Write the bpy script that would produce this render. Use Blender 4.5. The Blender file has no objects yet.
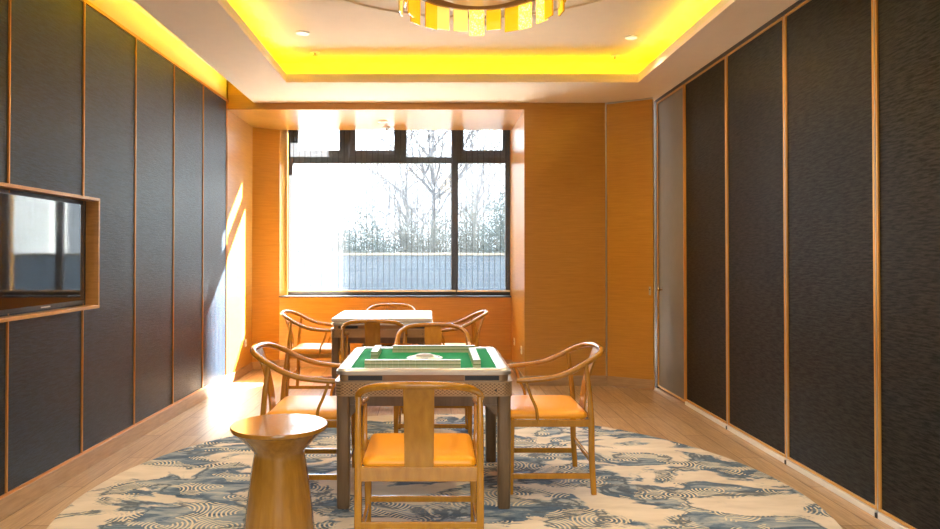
import bpy, bmesh, math, random
from mathutils import Vector, Matrix
random.seed(7)
D = bpy.data
S = bpy.context.scene
COL = S.collection
PI = math.pi

# ------------------------------------------------------------------ camera, sky, sun, exposure
FPX = 710.0
H = 1.42
PITCH = math.radians(0.7)
cam_d = D.cameras.new('camera')
cam = D.objects.new('camera', cam_d)
COL.objects.link(cam)
cam.location = (0, 0, H)
cam.rotation_euler = (PI/2 + PITCH, 0, 0)
cam_d.sensor_width = 36.0
cam_d.lens = 36.0*FPX/940.0
cam_d.shift_x = (470-433)/940.0
cam_d.shift_y = -(264.5-(255.5-FPX*math.tan(PITCH)))/940.0
cam_d.clip_start = 0.05
cam_d.clip_end = 300
S.camera = cam

SKY = 10.0
SKY_LOW = 1.0
SUN = 140.0
COVE = 6.3
SLOT = 13.0
DOWN = 30.0
CHAND = 10.0
S.view_settings.view_transform = 'Standard'
S.view_settings.look = 'None'
S.view_settings.gamma = 1
S.view_settings.use_curve_mapping = False
S.view_settings.exposure = 1.45

w = D.worlds.new('sky')
S.world = w
w.use_nodes = True
bg = w.node_tree.nodes['Background']
bg.inputs[0].default_value = (0.84, 0.92, 1.0, 1)
wtc = w.node_tree.nodes.new('ShaderNodeTexCoord')
wsp = w.node_tree.nodes.new('ShaderNodeSeparateXYZ')
wmr = w.node_tree.nodes.new('ShaderNodeMapRange')      # dimmed near the horizon, made brighter overhead to light the room
wmr.inputs['From Min'].default_value = 0.10
wmr.inputs['From Max'].default_value = 0.40
wmr.inputs['To Min'].default_value = SKY_LOW
wmr.inputs['To Max'].default_value = SKY
w.node_tree.links.new(wtc.outputs['Generated'], wsp.inputs[0])
w.node_tree.links.new(wsp.outputs[2], wmr.inputs['Value'])
w.node_tree.links.new(wmr.outputs[0], bg.inputs[1])

sd = D.lights.new('sun', 'SUN')
sd.energy = SUN
sd.angle = math.radians(0.6)
sd.color = (1.0, 0.96, 0.92)
sun = D.objects.new('sun', sd)
COL.objects.link(sun)
SUNDIR = Vector((-0.60, -1.0, -0.82)).normalized()
sun.rotation_euler = SUNDIR.to_track_quat('-Z', 'Y').to_euler()
sun.location = (6, 14, 9)

def area(name, loc, sx, sy, energy, color, rot=(0, 0, 0), spread=None):
    l = D.lights.new(name, 'AREA')
    l.shape = 'RECTANGLE'
    l.size = sx
    l.size_y = sy
    l.energy = energy
    l.color = color
    if spread:
        l.spread = spread
    o = D.objects.new(name, l)
    o.location = loc
    o.rotation_euler = rot
    COL.objects.link(o)
    return o

# window portal (guides the sky's own light through the opening; gives off none itself)
pt = area('window_portal', (-0.45, 9.42, 1.95), 3.1, 2.3, 1, (1, 1, 1), (-PI/2, 0, 0))
pt.data.cycles.is_portal = True
pt2 = area('window_portal', (0.1, -1.45, 1.75), 2.5, 1.6, 1, (1, 1, 1), (PI/2, 0, 0))  # portal of the unseen window added behind the camera
pt2.data.cycles.is_portal = True

# LED strips lying in the ceiling coves
LEDC = (1.0, 0.67, 0.0)
RX0, RX1, RY0, RY1 = -1.42, 1.985, 1.95, 6.85       # lip of the ceiling tray
CZ, UZ = 3.095, 3.335
up = (PI, 0, 0)
area('cove_led', ((RX0+RX1)/2, RY1+0.09, CZ+0.06), RX1-RX0+0.2, 0.03, COVE*0.72, LEDC, up)
area('cove_led', ((RX0+RX1)/2, RY0-0.09, CZ+0.06), RX1-RX0+0.2, 0.03, COVE*0.72, LEDC, up)
area('cove_led', (RX0-0.09, (RY0+RY1)/2, CZ+0.06), 0.03, RY1-RY0+0.2, COVE, LEDC, up)
area('cove_led', (RX1+0.09, (RY0+RY1)/2, CZ+0.06), 0.03, RY1-RY0+0.2, COVE, LEDC, up)
area('slot_led', (-2.03, 3.3, CZ+0.08), 0.03, 8.8, SLOT, (1.0, 0.78, 0.0), (PI, 0, 0))

# ------------------------------------------------------------------ material helpers
def mat(name):
    m = D.materials.new(name)
    m.use_nodes = True
    return m, m.node_tree.nodes, m.node_tree.links, m.node_tree.nodes['Principled BSDF']

def ramp(n, stops):
    r = n.new('ShaderNodeValToRGB')
    cr = r.color_ramp
    while len(cr.elements) < len(stops):
        cr.elements.new(0.5)
    for e, (p, c) in zip(cr.elements, stops):
        e.position = p
        e.color = (c[0], c[1], c[2], 1)
    return r

def coords(n, l, scale=(1, 1, 1), rot=(0, 0, 0), loc=(0, 0, 0), out='Object'):
    tc = n.new('ShaderNodeTexCoord')
    mp = n.new('ShaderNodeMapping')
    mp.inputs['Scale'].default_value = scale
    mp.inputs['Rotation'].default_value = rot
    mp.inputs['Location'].default_value = loc
    l.new(tc.outputs[out], mp.inputs['Vector'])
    return mp

def plain(name, c, rough=0.5, metal=0.0, spec=0.5, coat=0.0, var=0.04):
    m, n, l, b = mat(name)
    mp = coords(n, l)
    no = n.new('ShaderNodeTexNoise')
    no.inputs['Scale'].default_value = 9.0
    no.inputs['Detail'].default_value = 3.0
    l.new(mp.outputs[0], no.inputs['Vector'])
    r = ramp(n, [(0.3, [x*(1-var) for x in c]), (0.7, [min(1, x*(1+var)) for x in c])])
    l.new(no.outputs[0], r.inputs[0])
    l.new(r.outputs[0], b.inputs['Base Color'])
    b.inputs['Roughness'].default_value = rough
    b.inputs['Metallic'].default_value = metal
    b.inputs['Specular IOR Level'].default_value = spec
    b.inputs['Coat Weight'].default_value = coat
    return m

def wood(name, dark, light, scale, rough=0.35, coat=0.0, bump=0.02, spec=0.5):
    m, n, l, b = mat(name)
    mp = coords(n, l, scale)
    no = n.new('ShaderNodeTexNoise')
    no.inputs['Scale'].default_value = 3.0
    no.inputs['Detail'].default_value = 6.0
    no.inputs['Roughness'].default_value = 0.6
    no.inputs['Distortion'].default_value = 0.4
    l.new(mp.outputs[0], no.inputs['Vector'])
    r = ramp(n, [(0.3, dark), (0.7, light)])
    l.new(no.outputs[0], r.inputs[0])
    l.new(r.outputs[0], b.inputs['Base Color'])
    b.inputs['Roughness'].default_value = rough
    b.inputs['Coat Weight'].default_value = coat
    b.inputs['Coat Roughness'].default_value = 0.12
    b.inputs['Specular IOR Level'].default_value = spec
    bp = n.new('ShaderNodeBump')
    bp.inputs['Strength'].default_value = bump
    l.new(no.outputs[0], bp.inputs['Height'])
    l.new(bp.outputs[0], b.inputs['Normal'])
    return m

M = {}
M['ceiling'] = plain('ceiling_paint', (0.84, 0.69, 0.53), 0.8, var=0.015)
M['paint'] = plain('led_tinted_paint', (0.78, 0.69, 0.42), 0.8, var=0.015)  # white paint with some of the LED yellow mixed into its colour
M['wallwood'] = wood('wall_veneer', (0.45, 0.20, 0.022), (0.56, 0.27, 0.036), (1.2, 1.2, 26), 0.3, 0.25, 0.01)
M['skirt'] = wood('skirting_oak', (0.33, 0.20, 0.10), (0.46, 0.30, 0.16), (2, 2, 20), 0.4)
M['chairwood'] = wood('chair_wood', (0.33, 0.138, 0.008), (0.45, 0.200, 0.014), (9, 9, 2.2), 0.26, 0.3)
M['stoolwood'] = wood('stool_veneer', (0.27, 0.115, 0.012), (0.37, 0.168, 0.020), (14, 14, 1.2), 0.2, 0.5, 0.0)
M['trim'] = plain('copper_trim', (0.62, 0.27, 0.07), 0.28, 0.55)
M['goldtrim'] = plain('golden_wood_edge', (0.64, 0.33, 0.07), 0.3, 0.4)
M['framewood'] = wood('screen_surround_wood', (0.42, 0.21, 0.06), (0.56, 0.30, 0.10), (3, 3, 20), 0.3, 0.2)
M['black'] = plain('black_plastic', (0.012, 0.012, 0.013), 0.35)
M['screen'] = plain('screen_glass', (0.012, 0.013, 0.016), 0.04, spec=1.0, coat=0.3)
M['winframe'] = plain('window_aluminium', (0.035, 0.030, 0.028), 0.45)
M['white'] = plain('white_plastic', (0.82, 0.81, 0.78), 0.4)
M['hem'] = plain('hem_bar', (0.75, 0.73, 0.68), 0.4)
M['sealstrip'] = plain('seal_strip', (0.72, 0.69, 0.64), 0.4)
M['alu'] = plain('aluminium', (0.55, 0.52, 0.47), 0.3, 0.8)
M['brass'] = plain('brass', (0.62, 0.40, 0.13), 0.25, 0.9)
M['greydoor'] = plain('grey_laminate', (0.16, 0.15, 0.13), 0.6)
M['tablemetal'] = plain('table_champagne_metal', (0.34, 0.225, 0.125), 0.33, 0.4)
M['tableleg'] = wood('table_leg', (0.12, 0.070, 0.030), (0.185, 0.112, 0.054), (14, 14, 1.5), 0.35)
M['tablewood'] = wood('table_wood_panel', (0.26, 0.13, 0.05), (0.34, 0.175, 0.07), (2, 2, 20), 0.4)
M['rim'] = plain('table_silver_rim', (0.62, 0.61, 0.60), 0.25, 0.5)
M['cover'] = plain('table_cover_board', (0.80, 0.79, 0.78), 0.3)
M['felt'] = plain('green_felt', (0.018, 0.27, 0.125), 0.9, spec=0.1)
M['ivory'] = plain('tile_ivory', (0.62, 0.56, 0.38), 0.3)
M['jade'] = plain('tile_back_green', (0.20, 0.25, 0.07), 0.3)
M['glarewhite'] = plain('console_white_and_tile_glare', (0.66, 0.68, 0.60), 0.22)  # white of the console; on tile tops, window glare put into colour
M['grey'] = plain('grey_plastic', (0.33, 0.34, 0.36), 0.4)
M['bronze'] = plain('bronze_ring', (0.16, 0.09, 0.04), 0.35, 0.6)
M['tree'] = plain('bare_bark', (0.045, 0.045, 0.05), 0.9)
M['twig'] = plain('dry_twigs', (0.04, 0.042, 0.036), 0.9)
M['evergreen'] = plain('hazy_evergreen', (0.028, 0.04, 0.038), 0.9)

def cushion_mat():
    m, n, l, b = mat('orange_leather')
    mp = coords(n, l, (60, 60, 60))
    v = n.new('ShaderNodeTexVoronoi')
    v.inputs['Scale'].default_value = 3.0
    l.new(mp.outputs[0], v.inputs['Vector'])
    r = ramp(n, [(0.0, (0.80, 0.31, 0.006)), (1.0, (0.86, 0.36, 0.010))])
    l.new(v.outputs['Distance'], r.inputs[0])
    l.new(r.outputs[0], b.inputs['Base Color'])
    bp = n.new('ShaderNodeBump')
    bp.inputs['Strength'].default_value = 0.06
    l.new(v.outputs['Distance'], bp.inputs['Height'])
    l.new(bp.outputs[0], b.inputs['Normal'])
    b.inputs['Roughness'].default_value = 0.42
    return m
M['cushion'] = cushion_mat()

def fabric_mat(name, dark, light, spec):
    # woven wall cloth: short horizontal slubs
    m, n, l, b = mat(name)
    mp = coords(n, l, (5, 5, 40))
    no = n.new('ShaderNodeTexNoise')
    no.inputs['Scale'].default_value = 2.4
    no.inputs['Detail'].default_value = 4.0
    no.inputs['Roughness'].default_value = 0.62
    no.inputs['Distortion'].default_value = 0.1
    l.new(mp.outputs[0], no.inputs['Vector'])
    r = ramp(n, [(0.38, dark), (0.62, light)])
    l.new(no.outputs[0], r.inputs[0])
    l.new(r.outputs[0], b.inputs['Base Color'])
    b.inputs['Roughness'].default_value = 0.40
    b.inputs['Specular IOR Level'].default_value = spec
    bp = n.new('ShaderNodeBump')
    bp.inputs['Strength'].default_value = 0.25
    bp.inputs['Distance'].default_value = 0.01
    l.new(no.outputs[0], bp.inputs['Height'])
    l.new(bp.outputs[0], b.inputs['Normal'])
    return m
M['fabric'] = fabric_mat('charcoal_wall_cloth', (0.0005, 0.003, 0.007), (0.011, 0.024, 0.043), 0.42)  # blue of reflected window light mixed into the charcoal
M['fabric2'] = fabric_mat('charcoal_partition_cloth', (0.001, 0.001, 0.001), (0.026, 0.0245, 0.0215), 0.13)

def floor_mat():
    m, n, l, b = mat('oak_plank_floor')
    mp = coords(n, l, (1, 1, 1), (0, 0, PI/2))
    br = n.new('ShaderNodeTexBrick')
    br.inputs['Scale'].default_value = 1.0
    br.inputs['Brick Width'].default_value = 1.25
    br.inputs['Row Height'].default_value = 0.165
    br.inputs['Mortar Size'].default_value = 0.0035
    br.inputs['Mortar Smooth'].default_value = 0.3
    br.inputs['Color1'].default_value = (0.36, 0.235, 0.125, 1)
    br.inputs['Color2'].default_value = (0.52, 0.355, 0.20, 1)
    br.inputs['Mortar'].default_value = (0.15, 0.08, 0.035, 1)
    l.new(mp.outputs[0], br.inputs['Vector'])
    mp2 = coords(n, l, (22, 1.5, 1))
    no = n.new('ShaderNodeTexNoise')
    no.inputs['Scale'].default_value = 2.5
    no.inputs['Detail'].default_value = 7
    no.inputs['Roughness'].default_value = 0.65
    no.inputs['Distortion'].default_value = 0.6
    l.new(mp2.outputs[0], no.inputs['Vector'])
    r = ramp(n, [(0.28, (0.58, 0.53, 0.48)), (0.7, (1.08, 1.06, 1.04))])
    l.new(no.outputs[0], r.inputs[0])
    mx = n.new('ShaderNodeMix')
    mx.data_type = 'RGBA'
    mx.blend_type = 'MULTIPLY'
    mx.inputs[0].default_value = 1.0
    l.new(br.outputs['Color'], mx.inputs[6])
    l.new(r.outputs[0], mx.inputs[7])
    l.new(mx.outputs[2], b.inputs['Base Color'])
    b.inputs['Roughness'].default_value = 0.36
    b.inputs['Specular IOR Level'].default_value = 0.5
    bp = n.new('ShaderNodeBump')
    bp.inputs['Strength'].default_value = 0.15
    bp.inputs['Distance'].default_value = 0.01
    l.new(no.outputs[0], bp.inputs['Height'])
    l.new(bp.outputs[0], b.inputs['Normal'])
    return m
M['floor'] = floor_mat()

def rug_mat():
    m, n, l, b = mat('cloud_and_wave_carpet')
    def noise(scale, sc, detail, dist, loc=(0, 0, 0), rough=0.55):
        mp = coords(n, l, sc, (0, 0, 0), loc)
        no = n.new('ShaderNodeTexNoise')
        no.inputs['Scale'].default_value = scale
        no.inputs['Detail'].default_value = detail
        no.inputs['Distortion'].default_value = dist
        no.inputs['Roughness'].default_value = rough
        l.new(mp.outputs[0], no.inputs['Vector'])
        return no
    def math_(op, a, c=None, clamp=False):
        x = n.new('ShaderNodeMath')
        x.operation = op
        x.use_clamp = clamp
        for i, v in enumerate((a, c)):
            if v is None:
                continue
            if isinstance(v, (int, float)):
                x.inputs[i].default_value = v
            else:
                l.new(v, x.inputs[i])
        return x.outputs[0]
    def mix(f, a, c):
        x = n.new('ShaderNodeMix')
        x.data_type = 'RGBA'
        l.new(f, x.inputs[0]) if not isinstance(f, float) else None
        for i, v in ((6, a), (7, c)):
            if isinstance(v, tuple):
                x.inputs[i].default_value = (v[0], v[1], v[2], 1)
            else:
                l.new(v, x.inputs[i])
        return x.outputs[2]
    cloud = noise(1.75, (1.0, 1.5, 1), 6, 0.9, (2.3, 4.1, 0))
    wash = noise(2.8, (1.0, 3.4, 1), 6, 0.6, (3, 1, 0), 0.68)
    wr = ramp(n, [(0.32, (0.035, 0.065, 0.12)), (0.45, (0.11, 0.165, 0.24)), (0.55, (0.28, 0.33, 0.37)), (0.70, (0.56, 0.52, 0.45))])
    l.new(wash.outputs[0], wr.inputs[0])
    # concentric wave fans
    mp = coords(n, l, (4.0, 4.4, 1))
    vo = n.new('ShaderNodeTexVoronoi')
    vo.inputs['Scale'].default_value = 1.0
    vo.voronoi_dimensions = '2D'
    l.new(mp.outputs[0], vo.inputs['Vector'])
    wv = math_('SINE', math_('MULTIPLY', vo.outputs['Distance'], 64.0))
    wl = math_('GREATER_THAN', wv, 0.25)
    fan = noise(2.2, (1.0, 1.6, 1), 2, 0.4, (7.3, 2.1, 0))
    fmask = math_('GREATER_THAN', fan.outputs[0], 0.50)
    fan_line = math_('MULTIPLY', wl, fmask)
    blue = mix(fan_line, wr.outputs[0], (0.66, 0.58, 0.43))
    grain = noise(3.0, (1, 2.5, 1), 3, 0.2, (1, 8, 0))
    cr = ramp(n, [(0.3, (0.55, 0.48, 0.40)), (0.65, (0.70, 0.62, 0.52))])
    l.new(grain.outputs[0], cr.inputs[0])
    cm = ramp(n, [(0.518, (0, 0, 0)), (0.543, (1, 1, 1))])
    l.new(cloud.outputs[0], cm.inputs[0])
    col = mix(cm.outputs[0], blue, cr.outputs[0])
    # dark indigo contour along the cloud edges
    ed = ramp(n, [(0.460, (0, 0, 0)), (0.480, (1, 1, 1)), (0.502, (1, 1, 1)), (0.512, (0, 0, 0))])
    l.new(cloud.outputs[0], ed.inputs[0])
    gate = math_('GREATER_THAN', wash.outputs[0], 0.47)
    col = mix(math_('MULTIPLY', math_('MULTIPLY', ed.outputs[0], gate), 0.8), col, (0.06, 0.085, 0.125))
    l.new(col, b.inputs['Base Color'])
    b.inputs['Roughness'].default_value = 0.95
    b.inputs['Specular IOR Level'].default_value = 0.1
    pile = noise(260.0, (1, 1, 1), 2, 0)
    bp = n.new('ShaderNodeBump')
    bp.inputs['Strength'].default_value = 0.3
    bp.inputs['Distance'].default_value = 0.004
    l.new(pile.outputs[0], bp.inputs['Height'])
    l.new(bp.outputs[0], b.inputs['Normal'])
    return m
M['rug'] = rug_mat()

def lattice_mat():
    # pressed metal mesh on the table apron: rows of small lozenges
    m, n, l, b = mat('apron_lattice')
    tc = n.new('ShaderNodeTexCoord')
    sp = n.new('ShaderNodeSeparateXYZ')
    l.new(tc.outputs['Object'], sp.inputs[0])
    ad = n.new('ShaderNodeMath'); ad.operation = 'ADD'
    l.new(sp.outputs[0], ad.inputs[0]); l.new(sp.outputs[1], ad.inputs[1])
    outs = []
    for sgn in (1, -1):
        mu = n.new('ShaderNodeMath'); mu.operation = 'MULTIPLY'; mu.inputs[1].default_value = 2*PI/0.024
        l.new(ad.outputs[0], mu.inputs[0])
        mz = n.new('ShaderNodeMath'); mz.operation = 'MULTIPLY'; mz.inputs[1].default_value = sgn*2*PI/0.0165
        l.new(sp.outputs[2], mz.inputs[0])
        s = n.new('ShaderNodeMath'); s.operation = 'ADD'
        l.new(mu.outputs[0], s.inputs[0]); l.new(mz.outputs[0], s.inputs[1])
        si = n.new('ShaderNodeMath'); si.operation = 'SINE'
        l.new(s.outputs[0], si.inputs[0])
        outs.append(si)
    mxx = n.new('ShaderNodeMath'); mxx.operation = 'MAXIMUM'
    l.new(outs[0].outputs[0], mxx.inputs[0]); l.new(outs[1].outputs[0], mxx.inputs[1])
    r = ramp(n, [(0.5, (0.20, 0.115, 0.05)), (0.95, (0.48, 0.31, 0.165))])
    l.new(mxx.outputs[0], r.inputs[0])
    l.new(r.outputs[0], b.inputs['Base Color'])
    b.inputs['Roughness'].default_value = 0.35
    b.inputs['Metallic'].default_value = 0.3
    return m
M['lattice'] = lattice_mat()

def shade_mat():
    # see-through solar screen cloth with thin vertical cords
    m, n, l, b = mat('solar_screen_cloth')
    n.remove(b)
    out = n['Material Output']
    tr = n.new('ShaderNodeBsdfTransparent')
    tl = n.new('ShaderNodeBsdfTranslucent')
    df = n.new('ShaderNodeBsdfDiffuse')
    tl.inputs[0].default_value = (0.14, 0.14, 0.145, 1)
    df.inputs[0].default_value = (0.1, 0.1, 0.1, 1)
    ms = n.new('ShaderNodeMixShader'); ms.inputs[0].default_value = 0.35
    l.new(tl.outputs[0], ms.inputs[1]); l.new(df.outputs[0], ms.inputs[2])
    tc = n.new('ShaderNodeTexCoord')
    sp = n.new('ShaderNodeSeparateXYZ')
    l.new(tc.outputs['Object'], sp.inputs[0])
    mo = n.new('ShaderNodeMath'); mo.operation = 'PINGPONG'; mo.inputs[1].default_value = 0.036
    l.new(sp.outputs[0], mo.inputs[0])
    lt = n.new('ShaderNodeMath'); lt.operation = 'LESS_THAN'; lt.inputs[1].default_value = 0.0035
    l.new(mo.outputs[0], lt.inputs[0])
    fa = n.new('ShaderNodeMath'); fa.operation = 'MULTIPLY'; fa.inputs[1].default_value = 0.42
    l.new(lt.outputs[0], fa.inputs[0])
    m1 = n.new('ShaderNodeMixShader'); m1.inputs[0].default_value = 0.08
    l.new(tr.outputs[0], m1.inputs[1]); l.new(ms.outputs[0], m1.inputs[2])
    cord = n.new('ShaderNodeBsdfDiffuse'); cord.inputs[0].default_value = (0.03, 0.03, 0.03, 1)
    mm = n.new('ShaderNodeMixShader')
    l.new(fa.outputs[0], mm.inputs[0])
    l.new(m1.outputs[0], mm.inputs[1]); l.new(cord.outputs[0], mm.inputs[2])
    l.new(mm.outputs[0], out.inputs[0])
    return m
M['shade'] = shade_mat()

def glass_mat():
    m, n, l, b = mat('window_glass')
    n.remove(b)
    out = n['Material Output']
    tr = n.new('ShaderNodeBsdfTransparent'); tr.inputs[0].default_value = (0.93, 0.96, 0.97, 1)
    gl = n.new('ShaderNodeBsdfGlossy'); gl.inputs['Roughness'].default_value = 0.02
    fr = n.new('ShaderNodeFresnel'); fr.inputs[0].default_value = 1.3
    ms = n.new('ShaderNodeMixShader')
    l.new(fr.outputs[0], ms.inputs[0]); l.new(tr.outputs[0], ms.inputs[1]); l.new(gl.outputs[0], ms.inputs[2])
    l.new(ms.outputs[0], out.inputs[0])
    return m
M['glass'] = glass_mat()

def lit(name, c, strength, pattern=False):
    m, n, l, b = mat(name)
    b.inputs['Base Color'].default_value = (c[0]*0.8, c[1]*0.8, c[2]*0.8, 1)
    b.inputs['Roughness'].default_value = 0.15
    b.inputs['Emission Color'].default_value = (c[0], c[1], c[2], 1)
    b.inputs['Emission Strength'].default_value = strength
    mp = coords(n, l, (1, 1, 1))
    if pattern:
        v = n.new('ShaderNodeTexVoronoi'); v.inputs['Scale'].default_value = 75
        l.new(mp.outputs[0], v.inputs['Vector'])
        r = ramp(n, [(0.15, (1, 0.90, 0.40)), (0.5, (1.0, 0.62, 0.03)), (0.8, (0.95, 0.48, 0.0))])
        l.new(v.outputs['Distance'], r.inputs[0])
    else:
        v = n.new('ShaderNodeTexNoise'); v.inputs['Scale'].default_value = 9
        l.new(mp.outputs[0], v.inputs['Vector'])
        r = ramp(n, [(0.3, [x*0.75 for x in c]), (0.7, c)])
        l.new(v.outputs[0], r.inputs[0])
    l.new(r.outputs[0], b.inputs['Emission Color'])
    return m
M['amber'] = lit('amber_glass', (0.66, 0.34, 0.012), 0.18)
M['amberpale'] = lit('pale_amber_glass', (0.78, 0.54, 0.16), 0.18)
M['seeded'] = lit('seeded_glass_lit', (1.0, 0.7, 0.15), 0.9, True)
M['lamp'] = lit('lamp_diffuser', (1.0, 0.84, 0.6), 0.5)

def garden_mat():
    m, n, l, b = mat('grey_block_wall')
    mp = coords(n, l, (1, 1, 1), (PI/2, 0, 0))
    br = n.new('ShaderNodeTexBrick')
    br.inputs['Scale'].default_value = 1.0
    br.inputs['Brick Width'].default_value = 0.6
    br.inputs['Row Height'].default_value = 0.12
    br.inputs['Mortar Size'].default_value = 0.008
    br.inputs['Color1'].default_value = (0.022, 0.031, 0.042, 1)
    br.inputs['Color2'].default_value = (0.028, 0.039, 0.051, 1)
    br.inputs['Mortar'].default_value = (0.045, 0.055, 0.066, 1)
    l.new(mp.outputs[0], br.inputs['Vector'])
    l.new(br.outputs['Color'], b.inputs['Base Color'])
    b.inputs['Roughness'].default_value = 0.9
    return m
M['garden'] = garden_mat()
M['coping'] = plain('wall_coping', (0.09, 0.075, 0.055), 0.9)
M['ground'] = plain('outdoor_paving', (0.30, 0.30, 0.28), 0.9)
M['render'] = plain('blocker_render', (0.6, 0.58, 0.54), 0.9)

# ------------------------------------------------------------------ mesh helpers
class MB:
    def __init__(self):
        self.bm = bmesh.new()
        self.mi = 0
    def _face(self, vs):
        try:
            f = self.bm.faces.new(vs)
            f.material_index = self.mi
            return f
        except ValueError:
            return None
    def box(self, a, b, xf=None):
        x0, y0, z0 = a
        x1, y1, z1 = b
        c = [(x0, y0, z0), (x1, y0, z0), (x1, y1, z0), (x0, y1, z0), (x0, y0, z1), (x1, y0, z1), (x1, y1, z1), (x0, y1, z1)]
        if xf:
            c = [xf(*p) for p in c]
        v = [self.bm.verts.new(p) for p in c]
        for q in ((3, 2, 1, 0), (4, 5, 6, 7), (0, 1, 5, 4), (1, 2, 6, 5), (2, 3, 7, 6), (3, 0, 4, 7)):
            self._face([v[i] for i in q])
        return self
    def prism(self, poly, z0, z1):
        a = [self.bm.verts.new((x, y, z0)) for x, y in poly]
        b = [self.bm.verts.new((x, y, z1)) for x, y in poly]
        n = len(poly)
        self._face(list(reversed(a)))
        self._face(b)
        for i in range(n):
            j = (i+1) % n
            self._face([a[i], a[j], b[j], b[i]])
        return self
    def ring(self, outer, inner, z0, z1):
        n = len(outer)
        L = [[self.bm.verts.new((x, y, z)) for x, y in P] for P, z in ((outer, z0), (outer, z1), (inner, z1), (inner, z0))]
        for i in range(n):
            j = (i+1) % n
            for k in range(4):
                A, B = L[k], L[(k+1) % 4]
                self._face([A[i], A[j], B[j], B[i]])
        return self
    def loft(self, rings, cap=True):
        R = [[self.bm.verts.new(p) for p in r] for r in rings]
        n = len(R[0])
        for k in range(len(R)-1):
            for i in range(n):
                j = (i+1) % n
                self._face([R[k][i], R[k][j], R[k+1][j], R[k+1][i]])
        if cap:
            self._face(list(reversed(R[0])))
            self._face(R[-1])
        return self
    def lathe(self, prof, seg=48, c=(0, 0, 0)):
        return self.loft([[(c[0]+r*math.cos(2*PI*i/seg), c[1]+r*math.sin(2*PI*i/seg), c[2]+z) for i in range(seg)] for r, z in prof])
    def tube(self, pts, rads, seg=10, up=Vector((0, 0, 1)), sq=2.0):
        pts = [Vector(p) for p in pts]
        n = len(pts)
        if isinstance(rads, (int, float)):
            rads = [(rads, rads)]*n
        rads = [(r, r) if isinstance(r, (int, float)) else r for r in rads]
        rings = []
        for i, p in enumerate(pts):
            t = (pts[min(i+1, n-1)]-pts[max(i-1, 0)]).normalized()
            s = t.cross(up)
            if s.length < 1e-3:
                s = t.cross(Vector((0, 1, 0)))
            s.normalize()
            u = s.cross(t).normalized()
            rr = []
            for k in range(seg):
                a = 2*PI*(k+0.5)/seg
                ca, sa = math.cos(a), math.sin(a)
                ex = 2.0/sq
                x = math.copysign(abs(ca)**ex, ca)*rads[i][0]
                y = math.copysign(abs(sa)**ex, sa)*rads[i][1]
                rr.append(p+s*x+u*y)
            rings.append(rr)
        return self.loft(rings)
    def build(self, name, mats, parent=None, smooth=False, bevel=0.0, seg=2, loc=None, subsurf=0):
        me = D.meshes.new(name)
        bmesh.ops.recalc_face_normals(self.bm, faces=self.bm.faces[:])
        self.bm.to_mesh(me)
        self.bm.free()
        if not isinstance(mats, (list, tuple)):
            mats = [mats]
        for m in mats:
            me.materials.append(m)
        o = D.objects.new(name, me)
        COL.objects.link(o)
        if parent:
            o.parent = parent
        if loc:
            o.location = loc
        if smooth or bevel:
            me.polygons.foreach_set('use_smooth', [True]*len(me.polygons))
            me.set_sharp_from_angle(angle=math.radians(40))
        if bevel:
            bv = o.modifiers.new('bevel', 'BEVEL')
            bv.width = bevel
            bv.segments = seg
            bv.limit_method = 'ANGLE'
            bv.angle_limit = math.radians(40)
            bv.harden_normals = True
        if subsurf:
            ss = o.modifiers.new('sub', 'SUBSURF')
            ss.levels = subsurf
            ss.render_levels = subsurf
        return o

def spline(pts, n=8):
    P = [Vector(p) for p in pts]
    P = [P[0]*2-P[1]]+P+[P[-1]*2-P[-2]]
    out = []
    for i in range(1, len(P)-2):
        for k in range(n):
            t = k/n
            a, b, c, d = P[i-1], P[i], P[i+1], P[i+2]
            out.append(0.5*((2*b)+(c-a)*t+(2*a-5*b+4*c-d)*t*t+(3*b-a-3*c+d)*t**3))
    out.append(P[-2])
    return out

def rrect(x0, y0, x1, y1, r, n=6):
    out = []
    for cx, cy, a0 in ((x1-r, y1-r, 0), (x0+r, y1-r, 90), (x0+r, y0+r, 180), (x1-r, y0+r, 270)):
        for k in range(n+1):
            a = math.radians(a0+90*k/n)
            out.append((cx+r*math.cos(a), cy+r*math.sin(a)))
    return out

def tag(o, label, cat, group=None):
    o['label'] = label
    o['category'] = cat
    if group:
        o['group'] = group
    return o

def struct(o, label=None):
    o['kind'] = 'structure'
    if label:
        o['label'] = label
    return o

def empty(name, loc=(0, 0, 0), rz=0.0):
    o = D.objects.new(name, None)
    o.empty_display_size = 0.1
    o.location = loc
    o.rotation_euler = (0, 0, rz)
    COL.objects.link(o)
    return o

def copy_tree(o, parent=None):
    c = o.copy()
    COL.objects.link(c)
    if parent:
        c.parent = parent
    for ch in list(o.children):
        copy_tree(ch, c)
    return c

# ------------------------------------------------------------------ room shell
YB = 7.77            # wooden back wall
YN = 9.04            # window recess wall
LW = lambda u: -2.4315+0.0217*u                     # left wall line
left = lambda v, y, z: (LW(y)+v, y, z)              # v = distance out from the left wall
RW = 2.41
FY = -1.2            # wall behind the camera
AZ = 3.02            # recess ceiling height
AX1 = 1.0            # recess right side

struct(MB().box((-3.0, FY-0.2, -0.1), (3.2, 9.6, 0.0)).build('floor', M['floor']), 'oak plank floor')

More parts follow.
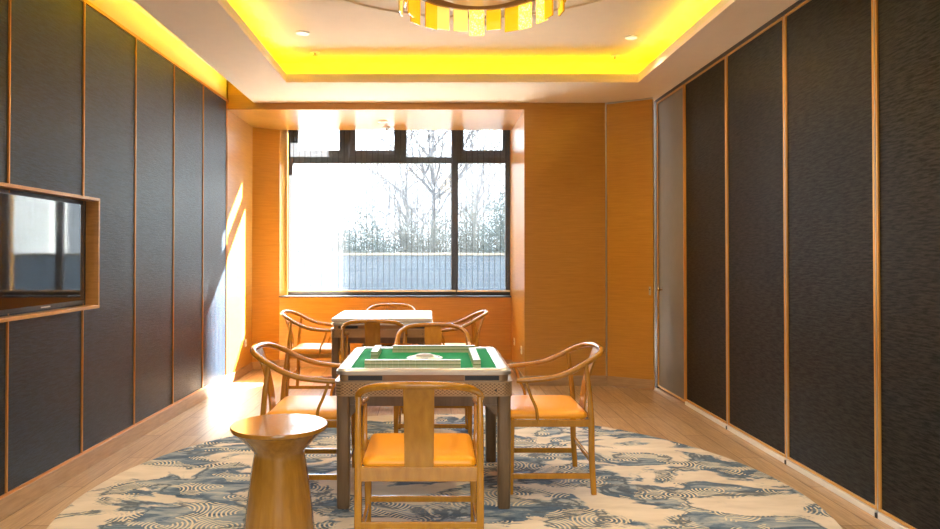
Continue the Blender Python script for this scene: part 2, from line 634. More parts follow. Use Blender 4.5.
# ceiling: lower band with a tray cut in it, closed above
c = MB()
c.box((-1.965, FY, CZ), (RX0-0.0, YB, CZ+0.03))
c.box((RX1, FY, CZ), (RW+0.25, YB, CZ+0.03))
c.box((RX0, RY1, CZ), (RX1, YB, CZ+0.03))
c.box((RX0, FY, CZ), (RX1, RY0, CZ+0.03))
ceil = struct(c.build('ceiling', M['ceiling']), 'warm white ceiling with lit tray')
lip = MB().ring([(RX0-0.02, RY0-0.02), (RX1+0.02, RY0-0.02), (RX1+0.02, RY1+0.02), (RX0-0.02, RY1+0.02)],
                [(RX0, RY0), (RX1, RY0), (RX1, RY1), (RX0, RY1)], CZ+0.03, CZ+0.085)
lip.build('cove_lip', M['paint'], ceil)
cw = 0.19
tr = MB().ring([(RX0-cw-0.05, RY0-cw-0.05), (RX1+cw+0.05, RY0-cw-0.05), (RX1+cw+0.05, RY1+cw+0.05), (RX0-cw-0.05, RY1+cw+0.05)],
               [(RX0-cw, RY0-cw), (RX1+cw, RY0-cw), (RX1+cw, RY1+cw), (RX0-cw, RY1+cw)], CZ+0.03, UZ+0.02)
tr.build('cove_wall', M['paint'], ceil)
# tray ceiling with a round shallow dish over the chandelier
CHX, CHY = 0.30, 4.35
circ = [(CHX+1.36*math.cos(2*PI*i/96+PI/4), CHY+1.36*math.sin(2*PI*i/96+PI/4)) for i in range(96)]
x0, x1, y0, y1 = RX0-cw-0.03, RX1+cw+0.03, RY0-cw-0.03, RY1+cw+0.03
def sqpt(i):
    a = 2*PI*i/96+PI/4
    dx, dy = math.cos(a), math.sin(a)
    ts = []
    if abs(dx) > 1e-9:
        ts.append(((x1 if dx > 0 else x0)-CHX)/dx)
    if abs(dy) > 1e-9:
        ts.append(((y1 if dy > 0 else y0)-CHY)/dy)
    t = min(ts)
    return (CHX+dx*t, CHY+dy*t)
t = MB()
t.ring([sqpt(i) for i in range(96)], circ, UZ, UZ+0.014)
t.build('tray_panel', M['ceiling'], ceil)
MB().box((-2.5, FY, UZ+0.014), (RW+0.3, YB+0.2, UZ+0.1)).build('upper_slab', M['ceiling'], ceil)
# left wall: backing, cloth panels, copper strips, skirting
LT = 3.105
wl = MB().box((-0.2, FY, 0), (0.0, YB, UZ+0.05), left).build('wall_left', M['paint'])
struct(wl, 'left wall of charcoal cloth panels')
joints = [-0.9, -0.1, 0.7, 1.5, 2.3, 3.09, 3.880, 4.675, 5.450, 6.212, 6.955, 7.690]
for a, b in zip(joints[:-1], joints[1:]):
    MB().box((0.0, a+0.006, 0.125), (0.022, b-0.006, LT-0.012), left).build('fabric_panel', M['fabric'], wl, bevel=0.004)
for a in joints:
    MB().box((0.0, a-0.0055, 0.12), (0.030, a+0.0055, LT), left).build('trim_strip', M['trim'], wl)
MB().box((0.0, FY, LT-0.010), (0.030, 7.75, LT+0.012), left).build('trim_strip', M['trim'], wl)
MB().box((0.0, FY, 0.112), (0.030, 7.75, 0.127), left).build('trim_strip', M['trim'], wl)
struct(MB().box((0.0, FY, 0.0), (0.034, YB, 0.112), left).build('baseboard_left', M['skirt'], bevel=0.003), 'oak skirting along the left wall')

# recess: left side, splayed pier, wall under the window, right side, header, soffit
LX7 = LW(YB)
struct(MB().box((LX7-0.2, YB, 0), (LX7+0.012, 8.84, 3.5)).build('wall_recess_left', M['wallwood']), 'veneered left side of the window recess')
PX, PY = -1.955, YN
struct(MB().prism([(LX7, 8.83), (PX, PY), (-1.885, 9.32), (-1.885, 9.45), (LX7-0.2, 9.45), (LX7-0.2, 8.83)], 0, 3.5).build('wall_recess_pier', M['wallwood']), 'veneered pier left of the window')
struct(MB().box((PX-0.02, YN, 0), (AX1+0.05, 9.40, 0.885)).build('wall_under_window', M['wallwood']), 'veneered wall below the window')
struct(MB().box((AX1, YB, 0), (1.93, 9.45, 3.5)).build('wall_back', M['wallwood']), 'veneered wall right of the window recess')
hd = MB()
hd.box((LX7-0.2, YB, AZ), (AX1, YN, AZ+0.5))
struct(hd.build('wall_header', M['wallwood']), 'veneered header over the window recess')
struct(MB().box((LX7-0.2, YN+0.12, 3.17), (AX1+0.2, 9.45, 3.5)).build('wall_above_window', M['wallwood']))
bb = MB()
bb.box((AX1+0.001, YB-0.012, 0), (1.90, YB+0.001, 0.108))
struct(bb.build('baseboard_back', M['skirt'], bevel=0.002), 'skirting of the wall right of the recess')
bb = MB()
bb.box((LX7+0.005, YB, 0), (LX7+0.024, 8.84, 0.095))
bb.prism([(LX7+0.01, 8.818), (PX+0.004, YN-0.012), (PX, YN+0.01), (LX7, 8.84)], 0, 0.095)
bb.box((PX, YN-0.012, 0), (AX1, YN+0.002, 0.095))
bb.box((AX1-0.012, YB, 0), (AX1+0.002, YN, 0.095))
struct(bb.build('baseboard_recess', M['skirt']), 'skirting inside the window recess')
fw = MB()  # wall out of view, its window opening added to let in fill daylight
fw.box((-3.0, FY-0.2, 0), (-1.10, FY, 3.45))
fw.box((1.30, FY-0.2, 0), (3.2, FY, 3.45))
fw.box((-1.10, FY-0.2, 0), (1.30, FY, 1.0))
fw.box((-1.10, FY-0.2, 2.5), (1.30, FY, 3.45))
struct(fw.build('wall_front', M['paint']), 'wall behind the viewer with a window opening added for daylight')
fw = MB()  # frame of the added window behind the camera
fw.box((-1.10, FY-0.12, 1.0), (1.30, FY-0.06, 1.06))
fw.box((-1.10, FY-0.12, 2.44), (1.30, FY-0.06, 2.5))
for x in (-1.10, 0.07, 1.24):
    fw.box((x, FY-0.12, 1.06), (x+0.06, FY-0.06, 2.44))
struct(fw.build('fill_window', M['winframe']), 'unseen window added behind the viewer for fill daylight')
struct(MB().box((RW+0.06, FY, 0), (RW+0.26, 9.45, 3.45)).build('wall_right', M['paint']), 'wall behind the partition panels')
struct(MB().box((LX7-0.2, YB, 3.5), (RW+0.26, 9.45, 3.6)).build('ceiling_recess_cap', M['paint']))

# angled wooden door in the far right corner
P0, P1 = Vector((1.897, 7.765, 0)), Vector((2.325, 7.50, 0))
ang = math.atan2(P1.y-P0.y, P1.x-P0.x)
dlen = (P1-P0).length
dr = empty('door_1', P0, ang)
struct(dr, 'orange veneered door set at an angle in the far right corner')
MB().box((0.006, 0, 0.004), (dlen, 0.045, CZ-0.018)).build('door_leaf', M['wallwood'], dr, bevel=0.002)
MB().box((0.006, -0.010, 0.004), (dlen, -0.0005, 0.108)).build('kick_board', M['skirt'], dr, bevel=0.002)
MB().box((-0.010, -0.004, 0.0), (0.004, 0.03, CZ-0.006)).build('edge_profile', M['alu'], dr)
MB().box((-0.010, -0.004, CZ-0.016), (dlen, 0.03, CZ-0.001)).build('head_track', M['alu'], dr)
for z in (0.25, 1.15, 2.05, 2.8):
    MB().tube([(-0.004, -0.006, z), (-0.004, -0.006, z+0.07)], 0.006, 8).build('hinge', M['alu'], dr)
k = MB().box((dlen-0.045, -0.006, 1.00), (dlen-0.023, -0.0005, 1.09)).build('lock_plate', M['alu'], dr, bevel=0.002)
MB().tube([(dlen-0.034, -0.010, 1.06), (dlen-0.034, -0.0065, 1.06)], 0.006, 10).build('keyhole', M['black'], k)

# right side: grey door next to the corner, then the sliding partition panels
PT = CZ-0.03
def frame_mb(y0, y1, z0, z1, wd, x0, x1):
    f = MB()
    f.box((x0, y0, z0), (x1, y0+wd, z1))
    f.box((x0, y1-wd, z0), (x1, y1, z1))
    f.box((x0, y0+wd, z0), (x1, y1-wd, z0+wd))
    f.box((x0, y0+wd, z1-wd), (x1, y1-wd, z1))
    return f
gd = empty('door_2', (RW, 7.18, 0))
struct(gd, 'plain grey door with a wooden edge beside the far right corner')
def loc_y(y):
    return y-7.18
MB().box((0.004, loc_y(6.815), 0.035), (0.05, loc_y(7.60), PT-0.02)).build('door_leaf', M['greydoor'], gd)
frame_mb(loc_y(6.80), loc_y(7.615), 0.02, PT, 0.016, -0.006, 0.05).build('door_edge', M['goldtrim'], gd)
kn = MB().lathe([(0.004, 0), (0.012, 0.002), (0.012, 0.006), (0.007, 0.010), (0.007, 0.022), (0.016, 0.026), (0.019, 0.036), (0.014, 0.046), (0.003, 0.049)], 20)
kn = kn.build('door_knob', M['brass'], gd, smooth=True)
kn.rotation_euler = (0, -PI/2, 0)
kn.location = (0.003, loc_y(7.48), 1.06)
struct(MB().box((RW-0.01, 7.62, 0), (RW+0.06, 7.70, CZ)).build('trim_1', M['winframe']), 'dark strip filling the gap between the angled door and the grey door')  # dark strip set in the gap between the two doors
struct(MB().box((RW-0.012, FY, CZ-0.028), (RW+0.058, 7.62, CZ-0.001)).build('trim_2', M['winframe']), 'dark sliding track above the partition panels')

def partition(y0, y1, label):
    r = empty('partition_panel', (RW, (y0+y1)/2, 0))
    h = (y1-y0)/2
    MB().box((0.006, -h+0.018, 0.05), (0.055, h-0.018, PT-0.012)).build('fabric_face', M['fabric2'], r)
    frame_mb(-h+0.007, h-0.007, 0.040, PT, 0.015, -0.004, 0.056).build('edge_frame', M['goldtrim'], r)
    MB().box((0.010, -h-0.007, 0.045), (0.05, -h+0.007, PT-0.005)).build('joint_gap', M['black'], r)
    MB().box((-0.007, -h-0.0060, 0.045), (0.05, -h-0.0015, PT-0.005)).build('joint_profile', M['alu'], r)
    MB().box((-0.012, -h+0.012, 0.0), (0.05, h-0.012, 0.034)).build('bottom_seal', M['sealstrip'], r, bevel=0.002)
    MB().box((-0.014, -h-0.010, 0.0), (0.04, -h+0.010, 0.026)).build('seal_end', M['black'], r)
    return tag(r, label, 'wall panel', 'partition panels of the right wall')
ys = [6.79, 5.82, 4.85, 3.86, 2.88]
for (b, a), lab in zip(zip(ys[:-1], ys[1:]), (
        'tall charcoal cloth partition panel directly beside the grey door',
        'tall charcoal cloth partition panel, second from the grey door',
        'tall charcoal cloth partition panel, third from the grey door',
        'tall charcoal cloth partition panel nearest the viewer, cut by the right picture edge')):
    partition(a, b, lab)
for a, b in ((1.91, 2.88), (0.94, 1.91), (-0.03, 0.94), (-1.0, -0.03)):
    partition(a, b, 'tall charcoal cloth partition panel beyond the right picture edge')

# ------------------------------------------------------------------ window
win = empty('window_1', (0, 9.25, 0))
struct(win, 'wide dark framed window in the recess')
def wb(x0, x1, z0, z1, d0=-0.035, d1=0.035):
    return ((x0, d0, z0), (x1, d1, z1))
f = MB()
f.box(*wb(-1.885, -1.825, 0.885, 3.17))
f.box(*wb(0.940, 1.0, 0.885, 3.17))
f.box(*wb(0.24, 0.326, 0.885, 3.17))
f.box(*wb(-1.825, 0.24, 0.885, 0.965))
f.box(*wb(0.326, 0.94, 0.885, 0.965))
f.box(*wb(-1.825, 0.24, 2.62, 2.70))
f.box(*wb(0.326, 0.94, 2.62, 2.70))
f.box(*wb(-1.211+0.03, -1.055-0.03, 2.70, 3.17))
f.box(*wb(-0.499+0.03, -0.344, 2.70, 3.17))
f.build('window_frame', M['winframe'], win)
for x0, x1 in ((-1.825, -1.181), (-1.085, -0.469), (0.326, 0.94)):
    s = MB()
    s.box(*wb(x0, x0+0.075, 2.70, 3.17, -0.05, 0.03))
    s.box(*wb(x1-0.035, x1, 2.70, 3.17, -0.05, 0.03))
    s.box(*wb(x0+0.075, x1-0.035, 2.70, 2.785, -0.05, 0.03))
    so = s.build('vent_sash', M['winframe'], win)
    MB().box((x0+0.07, -0.003, 2.78), (x1-0.03, 0.003, 3.17)).build('pane', M['glass'], so)
    MB().box(((x0+x1)/2-0.05, -0.07, 2.725), ((x0+x1)/2+0.05, -0.05, 2.745)).build('sash_handle', M['black'], so)
for x0, x1, z0, z1 in ((-1.83, 0.245, 0.96, 2.625), (0.32, 0.945, 0.96, 2.625), (-0.35, 0.245, 2.695, 3.17)):
    MB().box((x0, -0.003, z0), (x1, 0.003, z1)).build('pane', M['glass'], win)
MB().box((-1.97, -0.215, 0.886), (0.995, -0.036, 0.905)).build('window_sill', M['winframe'], win, bevel=0.002)

def shade(x0, x1, label):
    r = empty('roller_shade', ((x0+x1)/2, 9.075, 0))
    hw = (x1-x0)/2
    MB().box((-hw, -0.0006, 0.975), (hw, 0.0006, 3.10)).build('shade_cloth', M['shade'], r)
    MB().box((-hw, -0.008, 0.955), (hw, 0.008, 0.978)).build('hem_bar', M['hem'], r, bevel=0.003)
    MB().tube([(-hw, 0, 3.11), (hw, 0, 3.11)], 0.028, 14).build('roller_tube', M['alu'], r, smooth=True)
    return tag(r, label, 'blind', 'see-through roller shades at the window')
shade(-1.845, 0.292, 'wide see-through roller shade over the left part of the window')
shade(0.306, 0.985, 'narrow see-through roller shade over the right part of the window')

# ------------------------------------------------------------------ outdoors
struct(MB().box((-40, 9.46, -0.35), (40, 90, -0.3)).build('floor_outside', M['ground']), 'paved ground outside the window')
gw = empty('garden_wall', (0, 17.0, -0.3))
MB().box((-14, -0.12, 0), (14, 0.12, 1.72)).build('block_wall', M['garden'], gw)
MB().box((-14, -0.16, 1.72), (14, 0.16, 1.78)).build('coping', M['coping'], gw, bevel=0.01)
tag(gw, 'low blue grey block wall outside beyond the window', 'garden wall')

def bare_tree(loc, hgt, r0, seed, label, lean=0.0):
    rnd = random.Random(seed)
    root = empty('bare_tree', loc)
    tb, bb_ = MB(), MB()
    tp = []
    x = y = 0.0
    for i in range(7):
        tp.append((x+lean*i*hgt/6, y, hgt*0.92*i/6))
        x += rnd.uniform(-.07, .07)*hgt*0.25
        y += rnd.uniform(-.04, .04)*hgt*0.25
    tb.tube(tp, [r0*(1-0.86*i/6) for i in range(7)], 8)
    def branch(p, d, ln, r, depth):
        pts = [p]
        q = p.copy()
        dd = d.copy()
        for i in range(4):
            dd = (dd+Vector((rnd.uniform(-.28, .28), rnd.uniform(-.28, .28), rnd.uniform(-.05, .25)))).normalized()
            q = q+dd*ln/4
            pts.append(q.copy())
        bb_.tube(pts, [r, r*.8, r*.62, r*.45, r*.25], 5)
        if depth > 0:
            for k in range(5 if depth > 1 else 6):
                i = rnd.choice((1, 2, 3, 4))
                nd = (dd+Vector((rnd.uniform(-1, 1), rnd.uniform(-1, 1), rnd.uniform(-.2, .8)))).normalized()
                branch(pts[i], nd, ln*rnd.uniform(.42, .68), r*.5, depth-1)
    for k in range(20):
        u = rnd.uniform(0.2, 1.0)
        f_ = u*6
        i = min(5, int(f_))
        p = Vector(tp[i]).lerp(Vector(tp[i+1]), f_-i)
        a = rnd.uniform(0, 2*PI)
        d = Vector((math.cos(a), math.sin(a)*.7, rnd.uniform(.5, 1.3))).normalized()
        branch(p, d, hgt*rnd.uniform(.2, .36), r0*(1-.8*u)*.55+.006, 2)
    tb.build('trunk', M['tree'], root, smooth=True)
    bb_.build('branches', M['tree'], root)
    return tag(root, label, 'tree', 'bare trees beyond the garden wall')
bare_tree((0.12, 21.5, -0.3), 8.0, 0.13, 3, 'tallest bare tree, seen just left of the window mullion', 0.0)
bare_tree((-1.05, 25.5, -0.3), 6.8, 0.10, 11, 'slender bare tree left of the tallest bare tree', 0.02)
bare_tree((1.35, 29.0, -0.3), 7.6, 0.10, 21, 'bare tree with slanting branches right of the window mullion', 0.13)
bare_tree((-2.5, 34.0, -0.3), 6.0, 0.06, 31, 'small faint bare tree furthest left beyond the wall')

def thicket(loc, wdt, hgt, n, seed, mat_, label):
    rnd = random.Random(seed)
    root = empty('shrub', loc)
    s, lf = MB(), MB()
    for i in range(n):
        bx_ = rnd.uniform(-.5, .5)*wdt
        by = rnd.uniform(-.4, .4)
        h_ = hgt*rnd.uniform(.55, 1.0)*(1-0.35*abs(bx_)/(wdt*.5))
        p = [(bx_, by, 0), (bx_+rnd.uniform(-.12, .12), by, h_*.5), (bx_+rnd.uniform(-.3, .3), by+rnd.uniform(-.1, .1), h_)]
        s.tube(p, [.014, .011, .004], 4)
        for k in range(60):
            t_ = rnd.uniform(.25, 1)
            c_ = Vector((bx_+rnd.uniform(-.28, .28), by+rnd.uniform(-.2, .2), h_*t_))
            a = rnd.uniform(0, PI)
            d1 = Vector((math.cos(a), rnd.uniform(-.5, .5), math.sin(a)))*rnd.uniform(.018, .045)
            d2 = Vector((-math.sin(a), rnd.uniform(-.5, .5), math.cos(a)))*rnd.uniform(.008, .02)
            lf._face([lf.bm.verts.new(q) for q in (c_-d1, c_-d2, c_+d1, c_+d2)])
    s.build('stems', M['twig'], root)
    lf.build('leaves', mat_, root)
    return tag(root, label, 'shrub', 'shrubs along the garden wall')
for i, (x, y, wd, hg, n, mt, lab) in enumerate((
        (1.85, 17.8, 0.9, 4.2, 110, 'evergreen', 'tall dense green shrub at the right edge of the window'),
        (1.0, 19.5, 0.9, 3.6, 100, 'twig', 'dry twiggy shrub just right of the window mullion'),
        (0.15, 17.8, 0.9, 3.2, 90, 'twig', 'dry twiggy shrub at the foot of the tallest bare tree'),
        (-0.75, 19.5, 0.9, 3.4, 90, 'twig', 'dry twiggy shrub left of the tallest bare tree'),
        (-1.6, 17.8, 0.9, 3.1, 85, 'evergreen', 'low green shrub at the middle of the left window pane'),
        (-2.5, 19.5, 0.9, 3.1, 85, 'evergreen', 'low green shrub left of the middle of the pane'),
        (-3.4, 17.8, 0.9, 2.9, 80, 'evergreen', 'low green shrub furthest left beyond the wall'))):
    thicket((x, y, -0.3), wd, hg, n, 100+i, M[mt], lab)
struct(MB().box((7.20, 22.0, -0.3), (18, 23, 16)).build('sun_blocker', M['render']), 'unseen block added right of the view to shade the window')  # unseen block added to keep the sun off most of the window

# ------------------------------------------------------------------ carpet
rug = MB().lathe([(2.10, 0.0), (2.125, 0.002), (2.125, 0.009), (2.11, 0.012)], 128).build('round_rug', M['rug'], smooth=True, loc=(0.06, 4.22, 0.0))
tag(rug, 'large round rug with cream clouds and blue wave fans on the oak floor', 'rug')
RZ = 0.0135

# ------------------------------------------------------------------ screen in its surround
tvf = empty('screen_surround', (LW(4.0), 4.0, 0))
def tl(v, y, z):
    return (LW(y)-LW(4.0)+v, y-4.0, z)
Y0, Y1, Z0, Z1, TT, DP = 3.24, 4.72, 1.072, 1.80, 0.020, 0.115
f = MB()
f.box((0.024, Y0, Z1-TT), (DP, Y1, Z1), tl)
f.box((0.024, Y0, Z0), (DP, Y1, Z0+TT), tl)
f.box((0.024, Y0, Z0+TT), (DP, Y0+TT, Z1-TT), tl)
f.box((0.024, Y1-TT, Z0+TT), (DP, Y1, Z1-TT), tl)
f.build('wood_frame', M['framewood'], tvf, bevel=0.002)
MB().box((0.023, Y0+TT, Z0+TT), (0.030, Y1-TT, Z1-TT), tl).build('back_board', M['black'], tvf)
tag(tvf, 'projecting wooden frame around the television on the left wall', 'frame')
tv = empty('television', (LW(4.0)+0.061, 4.0, 0), math.radians(0.15))
MB().box((-0.012, -0.63, 1.108), (0.010, 0.640, 1.755)).build('casing', M['black'], tv, bevel=0.003)
MB().box((0.0102, -0.62, 1.132), (0.0112, 0.630, 1.748)).build('display', M['screen'], tv)
MB().box((0.0102, 0.12, 1.114), (0.0120, 0.22, 1.122)).build('maker_plate', M['alu'], tv)
tag(tv, 'black flat television inside the wooden frame, reflecting the window', 'television')

# ------------------------------------------------------------------ sockets
def socket(loc, rz, label):
    r = empty('wall_socket', loc, rz)
    MB().box((-0.043, -0.008, -0.043), (0.043, 0, 0.043)).build('plate', M['white'], r, bevel=0.002)
    h = MB()
    for dx in (-0.012, 0.012):
        h.box((dx-0.002, -0.0092, -0.008), (dx+0.002, -0.0081, 0.006))
    h.build('slots', M['black'], r)
    return tag(r, label, 'socket', 'wall sockets in the window recess')
socket((AX1, 8.02, 0.355), -PI/2, 'white wall socket on the recess side nearest the front edge, right of the window')
socket((AX1, 8.72, 0.365), -PI/2, 'white wall socket on the right recess side, close under the window')
socket((LX7+0.012, 8.53, 0.37), PI/2, 'white wall socket on the sunlit left side of the recess')

# ------------------------------------------------------------------ ceiling fittings
def downlight(x, y, z, label, light=True):
    r = empty('ceiling_downlight', (x, y, z))
    MB().ring([(0.058*math.cos(2*PI*i/28), 0.058*math.sin(2*PI*i/28)) for i in range(28)],
              [(0.043*math.cos(2*PI*i/28), 0.043*math.sin(2*PI*i/28)) for i in range(28)], -0.012, 0.0).build('bezel', M['white'], r, smooth=True)
    MB().lathe([(0.043, -0.006), (0.043, 0.0)], 28).build('lens', M['lamp'], r)
    if light:
        l = D.lights.new('downlight_lamp', 'SPOT')
        l.energy = DOWN
        l.color = (1.0, 0.80, 0.52)
        l.spot_size = math.radians(120)
        l.spot_blend = 0.8
        l.shadow_soft_size = 0.05
        o = D.objects.new('downlight_lamp', l)
        o.parent = r
        o.location = (0, 0, -0.03)
        COL.objects.link(o)
    return tag(r, label, 'ceiling light', 'round ceiling downlights')
downlight(-1.12, 6.08, UZ, 'white round downlight in the left of the lit ceiling tray')
downlight(1.74, 6.20, UZ, 'white round downlight in the right of the lit ceiling tray')
downlight(-0.60, 8.45, AZ, 'small round downlight in the recess ceiling above the window', False)
for x in (-1.12, 1.74):  # unseen tray downlights added as warm fill light
    for y in (4.5, 2.8):
        downlight(x, y, UZ, 'unseen white round downlight added in the ceiling tray for fill light')
for x in (-0.9, 0.3, 1.5):  # unseen row added behind the camera to brighten the room
    downlight(x, 0.9, CZ, 'unseen white round downlight added behind the viewer for fill light')

def sprinkler(x, y, z, label):
    r = empty('sprinkler_head', (x, y, z))
    MB().lathe([(0.045, 0), (0.045, -0.006), (0.018, -0.010)], 20).build('flange', M['white'], r, smooth=True)
    MB().lathe([(0.010, -0.009), (0.010, -0.036), (0.030, -0.039), (0.030, -0.044)], 14).build('deflector', M['alu'], r, smooth=True)
    return tag(r, label, 'sprinkler', 'ceiling sprinklers')
sprinkler(-1.11, 6.66, UZ, 'small sprinkler head beside the left cove of the ceiling tray')
sprinkler(1.745, 6.78, UZ, 'small sprinkler head beside the right cove of the ceiling tray')
sprinkler(-0.58, 8.85, AZ, 'small sprinkler head in the recess ceiling just before the window')

# ------------------------------------------------------------------ chandelier
ch = empty('chandelier', (CHX, CHY, 2.94))
tag(ch, 'round amber glass plate chandelier hanging in the lit ceiling tray', 'chandelier')
def ringpts(r, n=64):
    return [(r*math.cos(2*PI*i/n), r*math.sin(2*PI*i/n)) for i in range(n)]
MB().ring(ringpts(0.455), ringpts(0.435), 0.145, 0.185).build('carrier_ring', M['bronze'], ch, smooth=True)
MB().ring(ringpts(0.30), ringpts(0.285), 0.145, 0.185).build('carrier_ring', M['bronze'], ch, smooth=True)
MB().lathe([(0.30, 0.12), (0.30, 0.19), (0.26, 0.20)], 48).build('inner_drum', M['bronze'], ch, smooth=True)
MB().lathe([(0.16, 0.36), (0.16, 0.392)], 40).build('canopy', M['bronze'], ch, smooth=True)
for k in range(4):
    a = PI/4+k*PI/2
    MB().tube([(0.14*math.cos(a), 0.14*math.sin(a), 0.35), (0.29*math.cos(a), 0.29*math.sin(a), 0.18)], 0.006, 8).build('hanger', M['bronze'], ch)
    MB().tube([(0.29*math.cos(a), 0.29*math.sin(a), 0.165), (0.44*math.cos(a), 0.44*math.sin(a), 0.165)], 0.008, 8).build('spoke', M['bronze'], ch)
kinds = {2: 'seeded', 3: 'seeded', 5: 'amber', 6: 'seeded', 7: 'amberpale', 8: 'amberpale', 12: 'amberpale', 15: 'seeded', 18: 'amberpale', 20: 'seeded', 23: 'seeded', 25: 'amberpale'}
NP = 26
for k in range(NP):
    a = 2*PI*(k+0.5)/NP
    rad = 0.505 if k % 2 == 0 else 0.470
    p = MB().box((-0.050, -0.006, 0.0), (0.050, 0.006, 0.185)).build('glass_plate', M[kinds.get(k, 'amber')], ch, bevel=0.002)
    p.location = (rad*math.cos(a), rad*math.sin(a), 0.012*(k*7 % 3-1))
    p.rotation_euler = (0, 0, a+PI/2)
l = D.lights.new('chandelier_lamp', 'POINT')
l.energy = CHAND
l.color = (1.0, 0.74, 0.38)
l.shadow_soft_size = 0.2
o = D.objects.new('chandelier_lamp', l)
o.parent = ch
o.location = (0, 0, -0.06)
COL.objects.link(o)

# ------------------------------------------------------------------ horseshoe armchair (faces +y)
def make_chair(label):
    r = empty('armchair')
    W = M['chairwood']
    half = [(0.277, 0.205, 0.666), (0.285, 0.10, 0.674), (0.290, -0.02, 0.690), (0.289, -0.12, 0.725), (0.274, -0.215, 0.775),
            (0.225, -0.290, 0.812), (0.150, -0.326, 0.829), (0.07, -0.338, 0.834), (0, -0.340, 0.835)]
    path = half+[(-x, y, z) for x, y, z in reversed(half[:-1])]
    pp = spline(path, 5)
    n = len(pp)
    rad = []
    for i in range(n):
        u = abs(i/(n-1)-0.5)*2
        rad.append((0.0145+0.006*(1-u), 0.0155+0.002*(1-u)))
    rad[0] = rad[-1] = (0.011, 0.011)
    MB().tube(pp, rad, 12).build('arm_rail', W, r, smooth=True)
    for s in (-1, 1):
        # rear leg runs up to the rail
        q = spline([(s*0.278, -0.250, 0), (s*0.277, -0.238, 0.22), (s*0.277, -0.236, 0.43), (s*0.279, -0.222, 0.62), (s*0.2785, -0.204, 0.764)], 4)
        m = len(q)
        MB().tube(q, [0.0165+0.003*math.sin(PI*min(1, i/(m-1)*1.1)) - 0.004*(i/(m-1)) for i in range(m)], 12, Vector((0, 1, 0)), 3.2).build('leg', W, r, smooth=True)
        MB().tube([(s*0.274, 0.240, 0), (s*0.275, 0.238, 0.22), (s*0.275, 0.236, 0.442)], [0.0150, 0.0185, 0.0195], 12, Vector((0, 1, 0)), 3.2).build('leg', W, r, smooth=True)
        q = spline([(s*0.277, 0.080, 0.420), (s*0.279, 0.088, 0.50), (s*0.281, 0.118, 0.57), (s*0.281, 0.136, 0.62), (s*0.282, 0.150, 0.664)], 4)
        m = len(q)
        MB().tube(q, [(0.009, 0.0155-0.006*i/(m-1)) for i in range(m)], 10, Vector((1, 0, 0)), 2.6).build('arm_support', W, r, smooth=True)
        MB().box((s*0.276-0.008, -0.232, 0.090), (s*0.276+0.008, 0.230, 0.122)).build('stretcher', W, r, bevel=0.003)
    MB().box((-0.268, -0.252, 0.170), (0.268, -0.236, 0.200)).build('stretcher', W, r, bevel=0.003)
    MB().box((-0.266, 0.230, 0.125), (0.266, 0.246, 0.155)).build('stretcher', W, r, bevel=0.003)
    sf = MB()
    sf.box((-0.266, -0.249, 0.382), (0.266, -0.224, 0.447))
    sf.box((-0.264, 0.222, 0.395), (0.264, 0.250, 0.437))
    sf.box((-0.289, -0.226, 0.397), (-0.264, 0.224, 0.437))
    sf.box((0.264, -0.226, 0.397), (0.289, 0.224, 0.437))
    sf.build('seat_frame', W, r, bevel=0.003)
    # cushion: rounded pad, slightly domed, over the frame
    rings = []
    for inset, z in ((0.006, 0.4375), (0.0, 0.448), (0.002, 0.464), (0.012, 0.477), (0.04, 0.4845), (0.12, 0.489)):
        rings.append([(x, y, z) for x, y in rrect(-0.262+inset, -0.222+inset, 0.262-inset, 0.262-inset, max(0.01, 0.035-inset*0.2), 5)])
    MB().loft(rings).build('seat_cushion', M['cushion'], r, smooth=True)
    # back splat
    q = spline([(0, -0.240, 0.436), (0, -0.252, 0.56), (0, -0.285, 0.70), (0, -0.334, 0.828)], 6)
    rg = []
    for i, p in enumerate(q):
        u = i/(len(q)-1)
        hw = 0.066+0.004*u
        rg.append([(-hw, p.y-0.006, p.z), (hw, p.y-0.006, p.z), (hw, p.y+0.006, p.z), (-hw, p.y+0.006, p.z)])
    MB().loft(rg).build('back_splat', W, r, bevel=0.002)
    return tag(r, label, 'chair', 'wooden armchairs around the two game tables')

chair = make_chair('orange seated armchair with its back to the viewer, nearest the camera')
spots = [
    (-0.063, 3.475, 0.0, RZ, None),
    (0.698, 4.48, PI/2, RZ, 'orange seated armchair right of the green topped game table'),
    (-0.763, 4.46, -PI/2, RZ, 'orange seated armchair left of the green topped game table, behind the wooden stool'),
    (0.0, 5.53, PI, RZ, 'armchair facing the viewer at the far side of the green topped game table'),
    (-0.54, 6.655, 0.0, 0.0, 'armchair with its back to the viewer before the white topped table'),
    (-1.21, 7.37, -PI/2, 0.0, 'armchair left of the white topped table, nearest the sunlit wall'),
    (0.21, 7.37, PI/2, 0.0, 'armchair right of the white topped table'),
    (-0.49, 8.10, PI, 0.0, 'armchair behind the white topped table, against the wall under the window'),
]
for i, (x, y, rz, z, lab) in enumerate(spots):
    o = chair if i == 0 else copy_tree(chair)
    o.location = (x, y, z)
    o.rotation_euler = (0, 0, rz)
    if lab:
        o['label'] = lab

